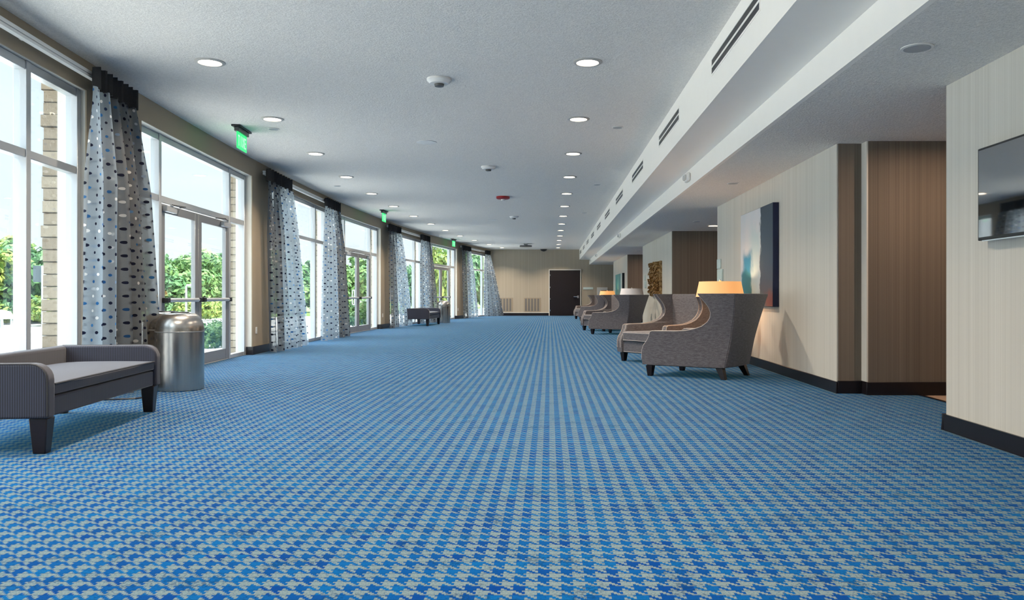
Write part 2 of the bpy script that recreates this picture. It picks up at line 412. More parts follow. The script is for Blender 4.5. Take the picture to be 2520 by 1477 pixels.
# ceilings
poly = [(wx(y)-.25, y) for y in ys]+[(XB1, YF), (XB1, YB)]
tag(MB().prism(poly[::-1], HC, HC+.12).build('ceiling', M['ceil']), kind='structure')
tag(MB().box(XB2+.041, XE, YB, YF, HL, HL+.12).build('ceiling', M['ceil']), kind='structure')
mb = MB(); mb.box(XB1, XB1+.04, YB, YF, HB, HC+.12); mb.box(XB1+.04, XB2+.04, YB, YF, HB, HB+.04)
mb.box(XB2, XB2+.04, YB, YF, HL, HB); b_ = mb.build('trim_3', M['white']); tag(b_, kind='structure')
mb = MB(); mb.prism([(wx(y)-1.0, y) for y in reversed(ys)]+[(XE+.3, YB-.3), (XE+.3, YF+.3)], HC+.2, HC+.45)
tag(mb.build('roof_sun_block', M['offwhite']), kind='structure')  # unseen roof slab, added so the sun does not leak indoors
# far, back and east walls
mb = MB(); mb.box(wx(YF)-.3, XB1, YF, YF+.15, 0, HC); mb.box(XB1, XE, YF, YF+.15, 0, HB)
mb.box(XB1, XE, YF, YF+.15, HB, HC)
tag(mb.build('wall_far', M['paper_far']), kind='structure')
tag(MB().box(wx(YB)-.3, XE, YB-.15, YB, 0, HC).build('wall_back', M['paper']), kind='structure')
tag(MB().box(XE, XE+.15, YB-.15, YF+.15, 0, HC).build('wall_east', M['paper_shaded']), kind='structure')
# room blocks on the window-facing side
BL = [(YB, 5.61), (7.72, 13.23), (18.14, 23.8), (28.5, 34.7)]
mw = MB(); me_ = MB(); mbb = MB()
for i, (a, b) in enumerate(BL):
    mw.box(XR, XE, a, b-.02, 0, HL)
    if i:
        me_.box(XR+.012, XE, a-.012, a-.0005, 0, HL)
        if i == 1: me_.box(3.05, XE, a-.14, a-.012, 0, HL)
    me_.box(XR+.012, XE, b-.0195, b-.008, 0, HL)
    mbb.box(XR-.018, XR-.0005, a if not i else a-.03, b+.01, 0, .115)
    if i == 1:
        mbb.box(XR, 3.03, a-.03, a-.0125, 0, .125); mbb.box(3.03, 3.0495, a-.158, a-.0125, 0, .125); mbb.box(3.0495, XE, a-.158, a-.1405, 0, .125)
    elif i: mbb.box(XR, XE, a-.03, a-.0125, 0, .115)
    mbb.box(XR-.018, XE, b-.0075, b+.01, 0, .115)
tag(mw.build('wall_right', M['paper']), kind='structure')
tag(me_.build('wall_alcove', M['paper_shaded']), kind='structure')
tag(mbb.build('baseboard_right', M['base'], bevel=.004), kind='structure')
tag(MB().box(3.035, 3.049, 7.579, 7.708, .125, HL).build('trim_4', M['offwhite']), kind='structure')
mb = MB(); mb.box(wx(YF), -.03, YF-.02, YF-.0005, 0, .13); mb.box(1.47+.06, XE, YF-.02, YF-.0005, 0, .13)
tag(mb.build('baseboard_far', M['base']), kind='structure')
mb = MB(); mb.box(-2.6, -.03, YF-.03, YF-.0005, .13, .165)
tag(mb.build('trim_5', M['offwhite']), kind='structure')
# ------------------------------------------------------------------ glazed bays
def chord(a, b, off=.05):
    p = Vector(P(a, off)+(0,)); q = Vector(P(b, off)+(0,)); d = q-p; return p, math.atan2(d.y, d.x), d.length
Y0F, Y1F = .05, .155
def bar(mb, x0, x1, z0, z1, y0=Y0F, y1=Y1F): mb.box(x0, x1, y0, y1, z0, z1)
wn_ = 0
for i, (a, b) in enumerate(WINS):
    wn_ += 1; p, rz, L = chord(a, b, .0); w = empty('window_%d' % wn_, p, rz); tag(w, kind='structure')
    xs = [.035, L*.23, L*.77, L-.035]; mb = MB()
    for k, x in enumerate(xs): bar(mb, x-.035, x+.035, 0, HEAD-.001)
    for k in range(3):
        for z0, z1 in ((0, .06), (2.08, 2.15), (2.80, HEAD-.002)): bar(mb, xs[k]+.035, xs[k+1]-.035, z0, z1, Y0F+.01, Y1F-.01)
    fr = mb.build('window_frame', M['alu'], w, bevel=.004, seg=1)
    for k in range(3):
        for z0, z1 in ((.06, 2.08), (2.15, 2.80)):
            MB().box(xs[k]+.03, xs[k+1]-.03, .10, .106, z0, z1).build('glass_pane', M['glass'], w)
for i, (a, b) in enumerate(DOORS):
    wn_ += 1; p, rz, L = chord(a, b); w = empty('window_%d' % wn_, p, rz); tag(w, kind='structure')
    xl, xr = L*.185, L*.808
    xs = [.035, xl, xr, L-.035]; mb = MB()
    for x in xs: bar(mb, x-.035, x+.035, 0, HEAD-.001)
    for k in range(3):
        for z0, z1 in (((0, .06) if k != 1 else (0, .012)), (2.07, 2.15), (2.80, HEAD-.002)): bar(mb, xs[k]+.035, xs[k+1]-.035, z0, z1, Y0F+.01, Y1F-.01)
    mb.build('window_frame', M['alu'], w, bevel=.004, seg=1)
    for k in range(3): MB().box(xs[k]+.03, xs[k+1]-.03, .10, .106, 2.15, 2.80).build('glass_pane', M['glass'], w)
    for k in (0, 2): MB().box(xs[k]+.03, xs[k+1]-.03, .10, .106, .06, 2.07).build('glass_pane', M['glass'], w)
    d = empty('door_%d' % (i+1), p, rz); tag(d, kind='structure')
    x0, x1 = xl+.04, xr-.04; xm = (x0+x1)/2
    for s, (u0, u1) in enumerate(((x0, xm-.004), (xm+.004, x1))):
        mb = MB(); st = .115
        mb.box(u0, u0+st, .06, .115, .015, 2.055); mb.box(u1-st, u1, .06, .115, .015, 2.055)
        mb.box(u0+st, u1-st, .062, .113, .015, .165); mb.box(u0+st, u1-st, .062, .113, 1.95, 2.055)
        lf = mb.build('door_leaf', M['alu_dark'], d, bevel=.003, seg=1)
        MB().box(u0+st-.01, u1-st+.01, .085, .091, .16, 1.955).build('glass_pane', M['glass'], lf)
        mb = MB(); mb.tube([(u0+.06, .02, .895), (u1-.06, .02, .895)], .026, 10)
        tag(mb.build('panic_bar', M['alu'], lf, smooth=True), 'brushed metal push bar')
        mb = MB()
        for xx in (u0+.075, u1-.075): mb.box(xx-.045, xx+.045, -.008, .06, .865, .925)
        tag(mb.build('bar_bracket', M['black'], lf, bevel=.006), 'black end bracket')
        if i < 3:
            mb = MB(); xx = u1-.10 if s == 0 else u0+.10
            mb.tube([(xx, .115, .72), (xx, .17, .72), (xx, .18, .74), (xx, .18, 1.07), (xx, .17, 1.09), (xx, .115, 1.09)], .014, 8)
            tag(mb.build('pull_handle', M['white_pl'], lf, smooth=True), 'pale outside pull handle')
            mb = MB(); cx = u0+.02 if s == 0 else u1-.37
            mb.box(cx+.02, cx+.33, .005, .06, 1.965, 2.035); mb.box(cx+.15, cx+.19, -.01, .03, 2.036, 2.05)
            mb.build('door_closer', M['alu'], lf, bevel=.006)
            mb = MB(); e0 = (cx+.17, .0, 2.055); e1 = (cx+(.45 if s == 0 else -.10), -.05, 2.06); e2 = (cx+(.55 if s == 0 else -.2), .055, 2.063)
            mb.tube([e0, e1, e2], .009, 6); mb.build('closer_arm', M['dgrey'], lf)
# far service door
dd = empty('door_5', (0.735, YF, 0), 0); tag(dd, kind='structure')
mb = MB(); mb.box(-.765, -.725, -.05, -.0005, 0, 2.21); mb.box(.735, .775, -.05, -.0005, 0, 2.21); mb.box(-.725, .735, -.05, -.0005, 2.165, 2.21)
tag(mb.build('door_frame', M['offwhite'], dd), 'cream painted frame')
lf = MB().box(-.724, .734, -.04, -.001, .006, 2.164).build('door_leaf', M['darkwood'], dd)
for z in (.25, .8, 1.35, 1.93): MB().box(-.735, -.69, -.06, -.0405, z-.035, z+.035).build('hinge', M['chrome'], lf)
mb = MB(); mb.tube([(.63, -.045, .90), (.63, -.09, .90), (.42, -.09, .90)], .022, 8); mb.box(.59, .67, -.052, -.0405, .84, .96)
mb.build('door_handle', M['chrome'], lf, smooth=True)
# ================================================================== curtains
def curtain(label, t0, t1, b0, b1, folds, off=.14, spread=.10, lean=0.0, seed=1, grp='dotted sheer curtains beside the windows'):
    rnd = random.Random(seed); nu = folds*10; nv = 30; top = 3.03; bot = .012
    ph = [rnd.uniform(-.5, .5) for _ in range(folds+2)]
    o = thing('curtain', label, 'curtain', P((t0+t1)/2, -off)+(0,), 0, grp)
    ox, oy, _ = o.location
    def pt(u, v):           # v 0 bottom .. 1 top
        e = (1-v)**.75 if v < 1 else 0
        y0 = t0+(b0-t0)*min(1, e*1.05); y1 = t1+(b1-t1)*min(1, e*1.05)
        y = y0+(y1-y0)*u
        k = u*folds; a = .022+(spread*.62)*min(1, (1-v)*3.0)
        w = math.sin(2*PI*k+ph[int(k)]*1.4*(1-v))+.25*math.sin(4.7*PI*k+seed)
        pinch = 1.0
        px, py = P(y+.03*math.sin(2*PI*k*2+1)*(1-v), -(off+a*w*pinch+.05*(1-v)+lean*(1-v)**1.3*u))
        return (px-ox, py-oy, bot+(top-bot)*v)
    full = 3.6
    bodym = MB(); vs = 0
    for j in range(nv):
        for i in range(nu):
            u0, u1, v0, v1 = i/nu, (i+1)/nu, .94*j/nv, .94*(j+1)/nv
            uv = [(u0*full+seed, v0*3.02), (u1*full+seed, v0*3.02), (u1*full+seed, v1*3.02), (u0*full+seed, v1*3.02)]
            bodym.quad([pt(u0, v0), pt(u1, v0), pt(u1, v1), pt(u0, v1)], uv)
    ob = bodym.build('fabric_panel', M['curtain'], o, smooth=True)
    bm = bmesh.new(); bm.from_mesh(ob.data); bmesh.ops.remove_doubles(bm, verts=bm.verts, dist=1e-5); bm.to_mesh(ob.data); bm.free()
    hm = MB(); n = folds*8
    vs = []; fs = []
    for i in range(n+1):
        u = i/n; w = math.sin(2*PI*u*folds*1.5); 
        for s in (0, 1):
            for v in (.935, 1.0):
                px, py = P(t0+(t1-t0)*u, -(off+.04*w+(s-.5)*.03)); vs.append((px-ox, py-oy, bot+(top-bot)*v+(.008*w if v == 1 else 0)))
    for i in range(n):
        a = 4*i; b = a+4
        fs += [(a, b, b+1, a+1), (a+2, a+3, b+3, b+2), (a+1, b+1, b+3, a+3), (a, a+2, b+2, b)]
    fs += [(0, 1, 3, 2), (4*n, 4*n+2, 4*n+3, 4*n+1)]
    hm.faces(vs, fs); tag(hm.build('pleated_header', M['header'], o, smooth=True), 'black pinch-pleated header tape')
    return o
M['trim'] = plain('downlight trim', (.5, .48, .45), .5)
M['header'] = plain('black header tape', (.012, .011, .012), .8, nz=.6, nscale=40)
CU = [('nearest dotted sheer curtain, behind the long grey bench', 7.18, 8.05, 6.85, 8.62, 5, .13, 0),
      ('dark dotted curtain beside the first tan pier past the nearest glass doors', 12.94, 14.35, 13.0, 15.2, 6, .10, 0),
      ('dotted curtain just before the second set of glass doors, lit blue', 16.8, 17.9, 16.3, 18.75, 5, .09, 0),
      ('dark dotted curtain behind the left end of the distant bench', 22.9, 24.2, 22.9, 25.5, 5, .09, 0),
      ('dotted curtain behind the right end of the distant bench, before the third doors', 26.85, 27.95, 26.6, 28.6, 6, .09, .15),
      ('dark dotted curtain just past the third set of glass doors', 32.6, 33.9, 32.65, 34.9, 5, .09, 0),
      ('farthest dotted curtain, flaring out in the far corner by the grilles', 36.3, 36.95, 35.9, 37.35, 6, .12, .55)]
for k, (lb, t0, t1, b0, b1, f, s, ln) in enumerate(CU): curtain(lb, t0, t1, b0, b1, f, .175, s, ln, k+1)
for k, (a, b, lb) in enumerate(((3.2, 8.0, 'white curtain track over the nearest window, meeting the ceiling band at frame edge'), (13.05, 17.85, 'white curtain track between the second and third curtains'),
                        (23.05, 27.9, 'white curtain track above the distant bench'), (32.75, 36.9, 'white curtain track over the farthest window'))):
    mb = MB(); strip(mb, a, b, 2.950, 2.974, -.115, -.07); strip(mb, a, b, 2.982, 3.012, -.115, -.07); strip(mb, a, b, 2.9741, 2.9819, -.10, -.08)
    for q in range(4): yy = a+.3+(b-a-.6)*q/3; strip(mb, yy-.02, yy+.02, 2.985, 3.0, -.0699, -.001)
    tag(mb.build('curtain_track', M['white_pl'], smooth=True), lb, 'curtain track', 'curtain tracks above the windows')
# ================================================================== bench
def make_bench():
    r = thing('upholstered_bench', 'x', 'bench')
    def arm(y0, y1):
        pr = [(-.38, .215), (.40, .215), (.40, .40)]
        for k in range(7):
            a = k/6*PI/2; pr.append((.30+.10*math.cos(a), .445+.10*math.sin(a)))
        pr += [(-.38, .545)]
        n = len(pr); vs = [(x, y0, z) for x, z in pr]+[(x, y1, z) for x, z in pr]
        m = MB(); m.faces(vs, [tuple(range(n)), tuple(reversed(range(n, 2*n)))]+[(k, n+k, n+(k+1) % n, (k+1) % n) for k in range(n)]); return m
    for y0, y1 in ((-.93, -.835), (.835, .93)):
        arm(y0, y1).build('arm', M['bench'], r, bevel=.016, seg=3)
    for yy in (-.924, .924):
        s = -1 if yy < 0 else 1
        pts = [(.395, yy, .23), (.395, yy, .43)]+[(.30+.097*math.cos(a), yy, .445+.097*math.sin(a)) for a in (.4, .8, 1.2, PI/2)]+[(-.36, yy, .543)]
        MB().tube(pts, .006, 6).build('piping', M['bench_pipe'], r, smooth=True)
    m = MB(); m.box(-.38, -.285, -.834, .834, .215, .545); m.build('backrest', M['bench'], r, bevel=.022, seg=3)
    m = MB(); m.box(-.284, .375, -.834, .834, .215, .335); m.build('seat_rail', M['bench'], r, bevel=.01, seg=2)
    m = MB(); nx, ny = 10, 22; vs = []; fs = []
    x0, x1, y0, y1 = -.283, .385, -.832, .832
    for j in range(ny+1):
        for i in range(nx+1):
            u = i/nx*2-1; v = j/ny*2-1; z = .415+.028*(1-u**4)*(1-v**4)
            vs.append((x0+(x1-x0)*i/nx, y0+(y1-y0)*j/ny, z))
    n0 = len(vs)
    for j in range(ny+1):
        for i in range(nx+1): vs.append((x0+(x1-x0)*i/nx, y0+(y1-y0)*j/ny, .345))
    g = lambda i, j, b=0: b*n0+j*(nx+1)+i
    for j in range(ny):
        for i in range(nx): fs += [(g(i, j), g(i+1, j), g(i+1, j+1), g(i, j+1)), (g(i, j, 1), g(i, j+1, 1), g(i+1, j+1, 1), g(i+1, j, 1))]
    for i in range(nx): fs += [(g(i, 0), g(i, 0, 1), g(i+1, 0, 1), g(i+1, 0)), (g(i, ny), g(i+1, ny), g(i+1, ny, 1), g(i, ny, 1))]
    for j in range(ny): fs += [(g(0, j), g(0, j+1), g(0, j+1, 1), g(0, j, 1)), (g(nx, j), g(nx, j, 1), g(nx, j+1, 1), g(nx, j+1))]
    m.faces(vs, fs); m.build('seat_cushion', M['bench'], r, bevel=.012, seg=2)
    MB().tube([(.388, -.82, .412), (.392, -.4, .414), (.392, .4, .414), (.388, .82, .412)], .006, 6).build('cushion_piping', M['bench_pipe'], r, smooth=True)
    for sx, sy in ((1, -1), (1, 1), (-1, -1), (-1, 1)):
        x = .335*sx-.0; y = .86*sy; tx, bx = .052, .036; dx = .0; dy = 0
        b = [(x+dx-bx, y-bx, 0), (x+dx+bx, y-bx, 0), (x+dx+bx, y+bx, 0), (x+dx-bx, y+bx, 0)]
        t = [(x-tx, y-tx, .2145), (x+tx, y-tx, .2145), (x+tx, y+tx, .2145), (x-tx, y+tx, .2145)]
        MB().hexa(b, t).build('leg', M['darkwood'], r, bevel=.006)
    return r
be = make_bench(); be.location = (-3.505, 5.60, 0); be.rotation_euler = (0, 0, R(7.1))
tag(be, 'large grey pinstriped bench with low arms, nearest, in front of the window', group='grey upholstered benches by the windows')
b2 = copy_tree(be); b2.location = (-4.10, 25.72, 0); b2.rotation_euler = (0, 0, R(-3.5)); b2['label'] = 'small looking distant grey bench between two dotted curtains, beside a lone bin'
# ================================================================== bins
def make_bin():
    r = thing('litter_bin', 'x', 'bin')
    MB().lathe([(.222, 0), (.228, .006), (.228, .585)], 48, cap=True).build('bin_body', M['steel'], r, smooth=True)
    pr = [(.229, .588), (.229, .60)]
    for k in range(1, 13):
        a = k/12*PI/2; pr.append((.10+.129*math.cos(a)**.9 if k < 12 else .10, .60+.175*math.sin(a)))
    pr += [(.098, .779), (.0, .781)]
    MB().lathe(pr, 48).build('domed_lid', M['steel'], r, smooth=True)
    MB().lathe([(.2295, .584), (.2315, .586), (.2315, .592), (.2295, .594)], 48, cap=False).build('seam_ring', M['alu_dark'], r, smooth=True)
    MB().lathe([(.085, .780), (.085, .786), (.0, .787)], 32).build('lid_cap', M['black'], r, smooth=True)
    return r
bi = make_bin(); bi.location = (-3.745, 8.03, 0); tag(bi, 'shiny stainless domed litter bin standing in front, beside the nearest bench', group='stainless domed bins')
c = copy_tree(bi); c.location = (-4.105, 8.50, 0); c['label'] = 'second stainless bin half hidden behind the front bin, at the nearest curtain'
c = copy_tree(bi); c.location = (-3.70, 27.75, 0); c['label'] = 'distant slim-looking stainless bin at the end of the far bench'
mb = MB(); pts = [(-4.2, 7.22, .008), (-4.1, 7.16, .008), (-4.0, 7.2, .008), (-3.9, 7.23, .008), (-3.8, 7.27, .008), (-3.74, 7.42, .008)]
mb.tube(pts, .007, 6); tag(mb.build('floor_cord', M['black'], smooth=True), 'thin black cord lying on the carpet under the nearest bench', 'cord')
# ================================================================== wing chairs
def make_chair():
    r = thing('wing_chair', 'x', 'armchair')
    lev = [(.135, .52), (.20, .53), (.30, .53), (.36, .51), (.42, .465), (.48, .435), (.520, .425), (.531, .40), (.533, .25), (.535, .10), (.545, -.02), (.565, -.12), (.60, -.215), (.65, -.285), (.70, -.322), (.76, -.335), (.82, -.318), (.87, -.285), (.92, -.242), (.955, -.212), (.975, -.20)]
    def xr(z): return -.465-.185*((z-.135)/.84)**1.0
    def w(x, z):
        b = .462+(x-.5)*.118
        t = max(0, min(1, (z-.42)/.55)); fl = t**1.4*(.06+.085*max(0, min(1, -x/.6)))
        return b+fl
    NX = 12
    for s in (1, -1):
        m = MB(); vs = []; fs = []
        for z, xf in lev:
            for lay in (0, 1):
                for i in range(NX+1):
                    x = xr(z)+(xf-xr(z))*i/NX; th = .10 if z < .56 else .085
                    y = w(x, z)-(th if lay else 0); vs.append((x, s*y, z))
        row = 2*(NX+1); n = len(lev)
        for j in range(n-1):
            for i in range(NX):
                a = j*row+i; b = a+row
                fs.append((a, a+1, b+1, b)); c_ = a+NX+1; d_ = c_+row; fs.append((c_, d_, d_+1, c_+1))
            a = j*row; fs.append((a, a+row, a+row+NX+1, a+NX+1))
            a = j*row+NX; fs.append((a, a+NX+1, a+row+NX+1, a+row))
        for j in (0, n-1):
            for i in range(NX): fs.append((j*row+i, j*row+NX+1+i, j*row+NX+2+i, j*row+i+1))
        m.faces(vs, fs); m.build('arm_wing', M['chair'], r, bevel=.014, seg=3, angle=40)
        pts = [(xf+.004, s*(w(xf, z)-.012), z+(.004 if xf > -.3 and z > .52 and z < .6 else 0)) for z, xf in lev[1:]]
        MB().tube(pts, .006, 6).build('edge_piping', M['piping'], r, smooth=True)
        pts = [(xf+.004, s*(w(xf, z)-.078), z+(.004 if xf > -.3 and z > .52 and z < .6 else 0)) for z, xf in lev[1:]]
        MB().tube(pts, .005, 6).build('edge_piping', M['piping'], r, smooth=True)
    m = MB(); vs = []; fs = []; NY = 10; zs = [.135+.84*k/14 for k in range(15)]
    for z in zs:
        for lay in (0, 1):
            for i in range(NY+1):
                v = i/NY*2-1; x = xr(z)
                ww = w(x, z)-(.0 if not lay else .08); bow = .035*(1-v*v)
                xx = x-.012-bow if not lay else x+.13-.02*(1-v*v)-(.02 if z > .93 else 0); vs.append((xx, v*ww, z))
    row = 2*(NY+1); n = len(zs)
    for j in range(n-1):
        for i in range(NY):
            a = j*row+i; b = a+row; fs.append((a, b, b+1, a+1)); c_ = a+NY+1; d_ = c_+row; fs.append((c_, c_+1, d_+1, d_))
        a = j*row; fs.append((a, a+NY+1, a+row+NY+1, a+row)); a = j*row+NY; fs.append((a, a+row, a+row+NY+1, a+NY+1))
    for j in (0, n-1):
        for i in range(NY): fs.append((j*row+i, j*row+i+1, j*row+NY+2+i, j*row+NY+1+i))
    m.faces(vs, fs); m.build('backrest', M['chair'], r, bevel=.012, seg=3, angle=40)
    f, b = .515, -.42
    def slab(z0, z1, f, nm, bev):
        wf = w(f, .3)-.103; wb = w(b, .3)-.103
        q = lambda z: [(b, -wb, z), (f, -wf, z), (f, wf, z), (b, wb, z)]
        MB().hexa(q(z0), q(z1)).build(nm, M['chair'], r, bevel=bev, seg=3)
    slab(.135, .285, .50, 'front_rail', .006); slab(.292, .435, .525, 'seat_cushion', .03)
    for z in (.31, .415, .142):
        wf = w(.5, .3)-.115; xx = .522 if z > .2 else .503
        MB().tube([(xx, -wf, z), (xx+.004, 0, z), (xx, wf, z)], .005, 6).build('seat_piping', M['piping'], r, smooth=True)
    mb = MB(); q = lambda z, g=0: [(-.44, -.33, z), (.48, -.43, z), (.48, .43, z), (-.44, .33, z)]
    mb.hexa(q(.126), q(.1345)).build('underside', M['black'], r)
    for x, y, dx in ((.445, .405, .0), (.445, -.405, .0), (-.40, .30, -.055), (-.40, -.30, -.055)):
        t_, b_ = .042, .027; dy = .0 if x > 0 else .02*(1 if y > 0 else -1)
        bt = [(x+dx-b_, y+dy-b_, 0), (x+dx+b_, y+dy-b_, 0), (x+dx+b_, y+dy+b_, 0), (x+dx-b_, y+dy+b_, 0)]
        tp = [(x-t_, y-t_, .1255), (x+t_, y-t_, .1255), (x+t_, y+t_, .1255), (x-t_, y+t_, .1255)]
        MB().hexa(bt, tp).build('leg', M['darkwood'], r, bevel=.004)
    return r
ch = make_chair()
C1 = (1.80, 9.47, R(143.1)); C2 = (1.69, 11.52, R(216.9))
sh = [(0, 0), (-.13, 10.2), (.0, 20.8)]
LB = [('nearest taupe wing chair, seen from its side and back, in front of the blue painting', 'wing chair just behind the nearest one, its seat front and inner back showing'),
      ('taupe wing chair of the second pair, its side and dark back turned this way', 'wing chair mostly hidden behind the second pair\'s nearer chair, only its arm showing'),
      ('taupe wing chair of the farthest pair, in line with the far brown door', 'last wing chair of all, almost hidden behind the farthest pair\'s nearer chair')]
first = True
for (dx, dy), lb in zip(sh, LB):
    for (x, y, a), l in zip((C1, C2), lb):
        o = ch if first else copy_tree(ch); first = False
        o.location = (x+dx, y+dy, 0); o.rotation_euler = (0, 0, a); tag(o, l, group='pairs of taupe wing chairs')
# tables and lamps
def make_table():
    r = thing('side_table', 'x', 'table')
    MB().lathe([(.0, .52), (.24, .52), (.25, .53), (.25, .55), (.24, .56), (0, .56)], 32).build('table_top', M['darkwood'], r, smooth=True)
    MB().lathe([(.03, .03), (.025, .1), (.025, .519)], 16).build('pedestal', M['darkwood'], r, smooth=True)
    MB().lathe([(.0, 0), (.17, 0), (.17, .015), (.04, .029), (0, .0295)], 32).build('base', M['darkwood'], r, smooth=True)
    return r
tb = make_table(); TX, TY = 2.30, 10.68
def make_lamp(shade):
    r = thing('table_lamp', 'x', 'lamp')
    MB().lathe([(0, 0), (.07, 0), (.075, .01), (.05, .03), (.075, .09), (.085, .15), (.06, .22), (.02, .26), (.012, .3), (.012, .41), (0, .41)], 24).build('lamp_base', M['ceramic'], r, smooth=True)
    m = MB(); n = 40
    m.lathe([(.322, .375), (.278, .58), (.274, .58), (.318, .375), (.322, .375)], n, cap=False); m.build('lamp_shade', shade, r, smooth=True)
    m = MB(); m.tube([(.0, 0, .41), (0, 0, .572)], .005, 6); m.tube([(-.274, 0, .57), (.274, 0, .57)], .004, 6); m.tube([(0, -.274, .57), (0, .274, .57)], .004, 6)
    m.build('shade_spider', M['chrome'], r, smooth=True)
    MB().lathe([(0, .575), (.012, .58), (.015, .595), (.008, .61), (0, .612)], 12).build('finial', M['chrome'], r, smooth=True)
    return r
lbs = ['round side table hidden between the nearest pair of wing chairs', 'round side table between the second pair of wing chairs', 'round side table between the farthest pair of wing chairs']
lls = ['large glowing amber table lamp rising behind the nearest wing chair', 'unlit white-shaded table lamp behind the second pair of chairs', 'small distant amber table lamp behind the farthest pair of chairs']
for k, (dx, dy) in enumerate(sh):
    t = tb if k == 0 else copy_tree(tb); t.location = (TX+dx, TY+dy, 0); tag(t, lbs[k], group='side tables between the wing chairs')
    l = make_lamp(M['shade_off'] if k == 1 else M['shade_on']); l.location = (TX+dx, TY+dy, .5605); tag(l, lls[k], group='table lamps between the wing chairs')
    if k != 1:
        pl = bpy.data.lights.new('bulb', 'POINT'); pl.energy = 7; pl.color = (1, .6, .3); pl.shadow_soft_size = .05
        po = bpy.data.objects.new('bulb', pl); COL.objects.link(po); po.parent = l; po.location = (0, 0, .46)
# ================================================================== wall pieces
def panel(name, label, cat, y0, y1, z0, z1, th, face, edge, parts=('canvas', 'canvas_edge')):
    r = thing(name, label, cat, (XR, (y0+y1)/2, z0))
    h = (y1-y0)/2; zz = z1-z0
    m = MB(); m.box(-th, -.001, -h, h, 0, zz); m.build(parts[1], edge, r, bevel=.003, seg=1)
    m = MB(); g = .004
    # seen from the room the image runs from the far edge (left) to the near edge (right)
    m.quad([(-th-.002, h-g, g), (-th-.002, -h+g, g), (-th-.002, -h+g, zz-g), (-th-.002, h-g, zz-g)], [(0, 0), (1, 0), (1, 1), (0, 1)])
    m.quad([(-th-.0005, h-g, g), (-th-.0005, h-g, zz-g), (-th-.0005, -h+g, zz-g), (-th-.0005, -h+g, g)], [(0, 0), (0, 1), (1, 1), (1, 0)])
    m.build(parts[0], face, r); return r
panel('canvas_painting', 'tall abstract blue and white canvas with dark sides above the nearest wing chair', 'painting', 9.66, 11.28, .815, 2.09, .075, M['paint'], M['navy'])
panel('framed_painting', 'small distant teal picture in a dark frame on the far cream wall', 'painting', 29.5, 32.5, .75, 1.80, .09, M['paint2'], M['navyblk'], ('picture', 'frame'))
m = MB(); rnd = random.Random(3)
r_ = thing('relief_sculpture', 'gilded rough textured wall sculpture above the second pair of chairs', 'wall art', (XR, 20.6, .94))
m.box(-.05, -.001, -.92, .92, 0, .88); m.build('backing', M['gold'], r_)
m = MB()
for k in range(330):
    y = rnd.uniform(-.90, .90); z = rnd.uniform(0.02, .86); a = rnd.uniform(.03, .07); b = rnd.uniform(.03, .055); x = -rnd.uniform(.05, .13)
    t = rnd.uniform(0, PI)
    pts = [(x, y+math.cos(t)*a, z+math.sin(t)*b), (x-.03, y+math.cos(t+2.1)*a, z+math.sin(t+2.1)*b), (x-.01, y+math.cos(t+4.2)*a, z+math.sin(t+4.2)*b)]
    bk = [(-.045, p[1], p[2]) for p in pts]
    m.faces(pts+bk, [(0, 1, 2), (5, 4, 3), (0, 3, 4, 1), (1, 4, 5, 2), (2, 5, 3, 0)])
m.build('gilded_texture', M['gold'], r_)
# room signs near the far corner of each block
for k, (y, lb) in enumerate(((12.98, 'pale frosted sign plate on the wall corner above the nearest lamp'), (23.1, 'pale frosted sign plate beside the gilded wall sculpture'), (34.0, 'tiny pale sign plate left of the teal picture'))):
    r_ = thing('wall_sign', lb, 'sign', (XR, y, 1.18), 0, 'frosted sign plates at the wall corners')
    MB().box(-.03, -.001, -.24, .12, 0, .20).build('lower_plate', M['frost'], r_, bevel=.004)
    MB().box(-.024, -.001, -.08, .16, .215, .37).build('upper_plate', M['frost'], r_, bevel=.004)
# television
r_ = thing('television', 'wall-mounted flat black television with a glossy reflecting screen', 'television', (XR, 4.40, 1.30))
MB().box(-.065, -.02, -.66, .66, 0, .585).build('casing', M['black'], r_, bevel=.005)
MB().box(-.0675, -.0655, -.645, .645, .02, .57).build('screen', M['tv'], r_)
MB().box(-.0195, -.001, -.25, .25, .15, .42).build('wall_bracket', M['dgrey'], r_)
MB().box(-.07, -.05, -.60, .60, -.008, -.0005).build('silver_trim', M['chrome'], r_)
# outlets
def outlet(name, label, Y, z, grp='pale outlets low on the tan piers'):
    p = P(Y, 0); d = math.atan2(1, wd_(Y)); r = thing(name, label, 'outlet', (p[0], p[1], z), d-PI/2, grp)
    MB().box(.0005, .008, -.035, .035, -.055, .055).build('cover_plate', M['white_pl'], r, bevel=.002)
    for zz in (-.025, .025): MB().box(.0082, .0095, -.014, .014, zz-.012, zz+.012).build('socket', M['offwhite'], r)
outlet('power_outlet', 'pale outlet on the first tan pier, beside the dark second curtain', 12.99-.06, .385)
outlet('power_outlet', 'pale outlet on the tan pier before the fourth curtain', 22.86, .385)
outlet('power_outlet', 'tiny pale outlet on the farthest tan pier', 32.62, .385)
r_ = thing('power_outlet', 'white outlet low on the cream wall behind the second chair', 'outlet', (XR, 11.9, .38)); MB().box(-.008, -.0005, -.04, .04, -.05, .05).build('cover_plate', M['white_pl'], r_, bevel=.002)
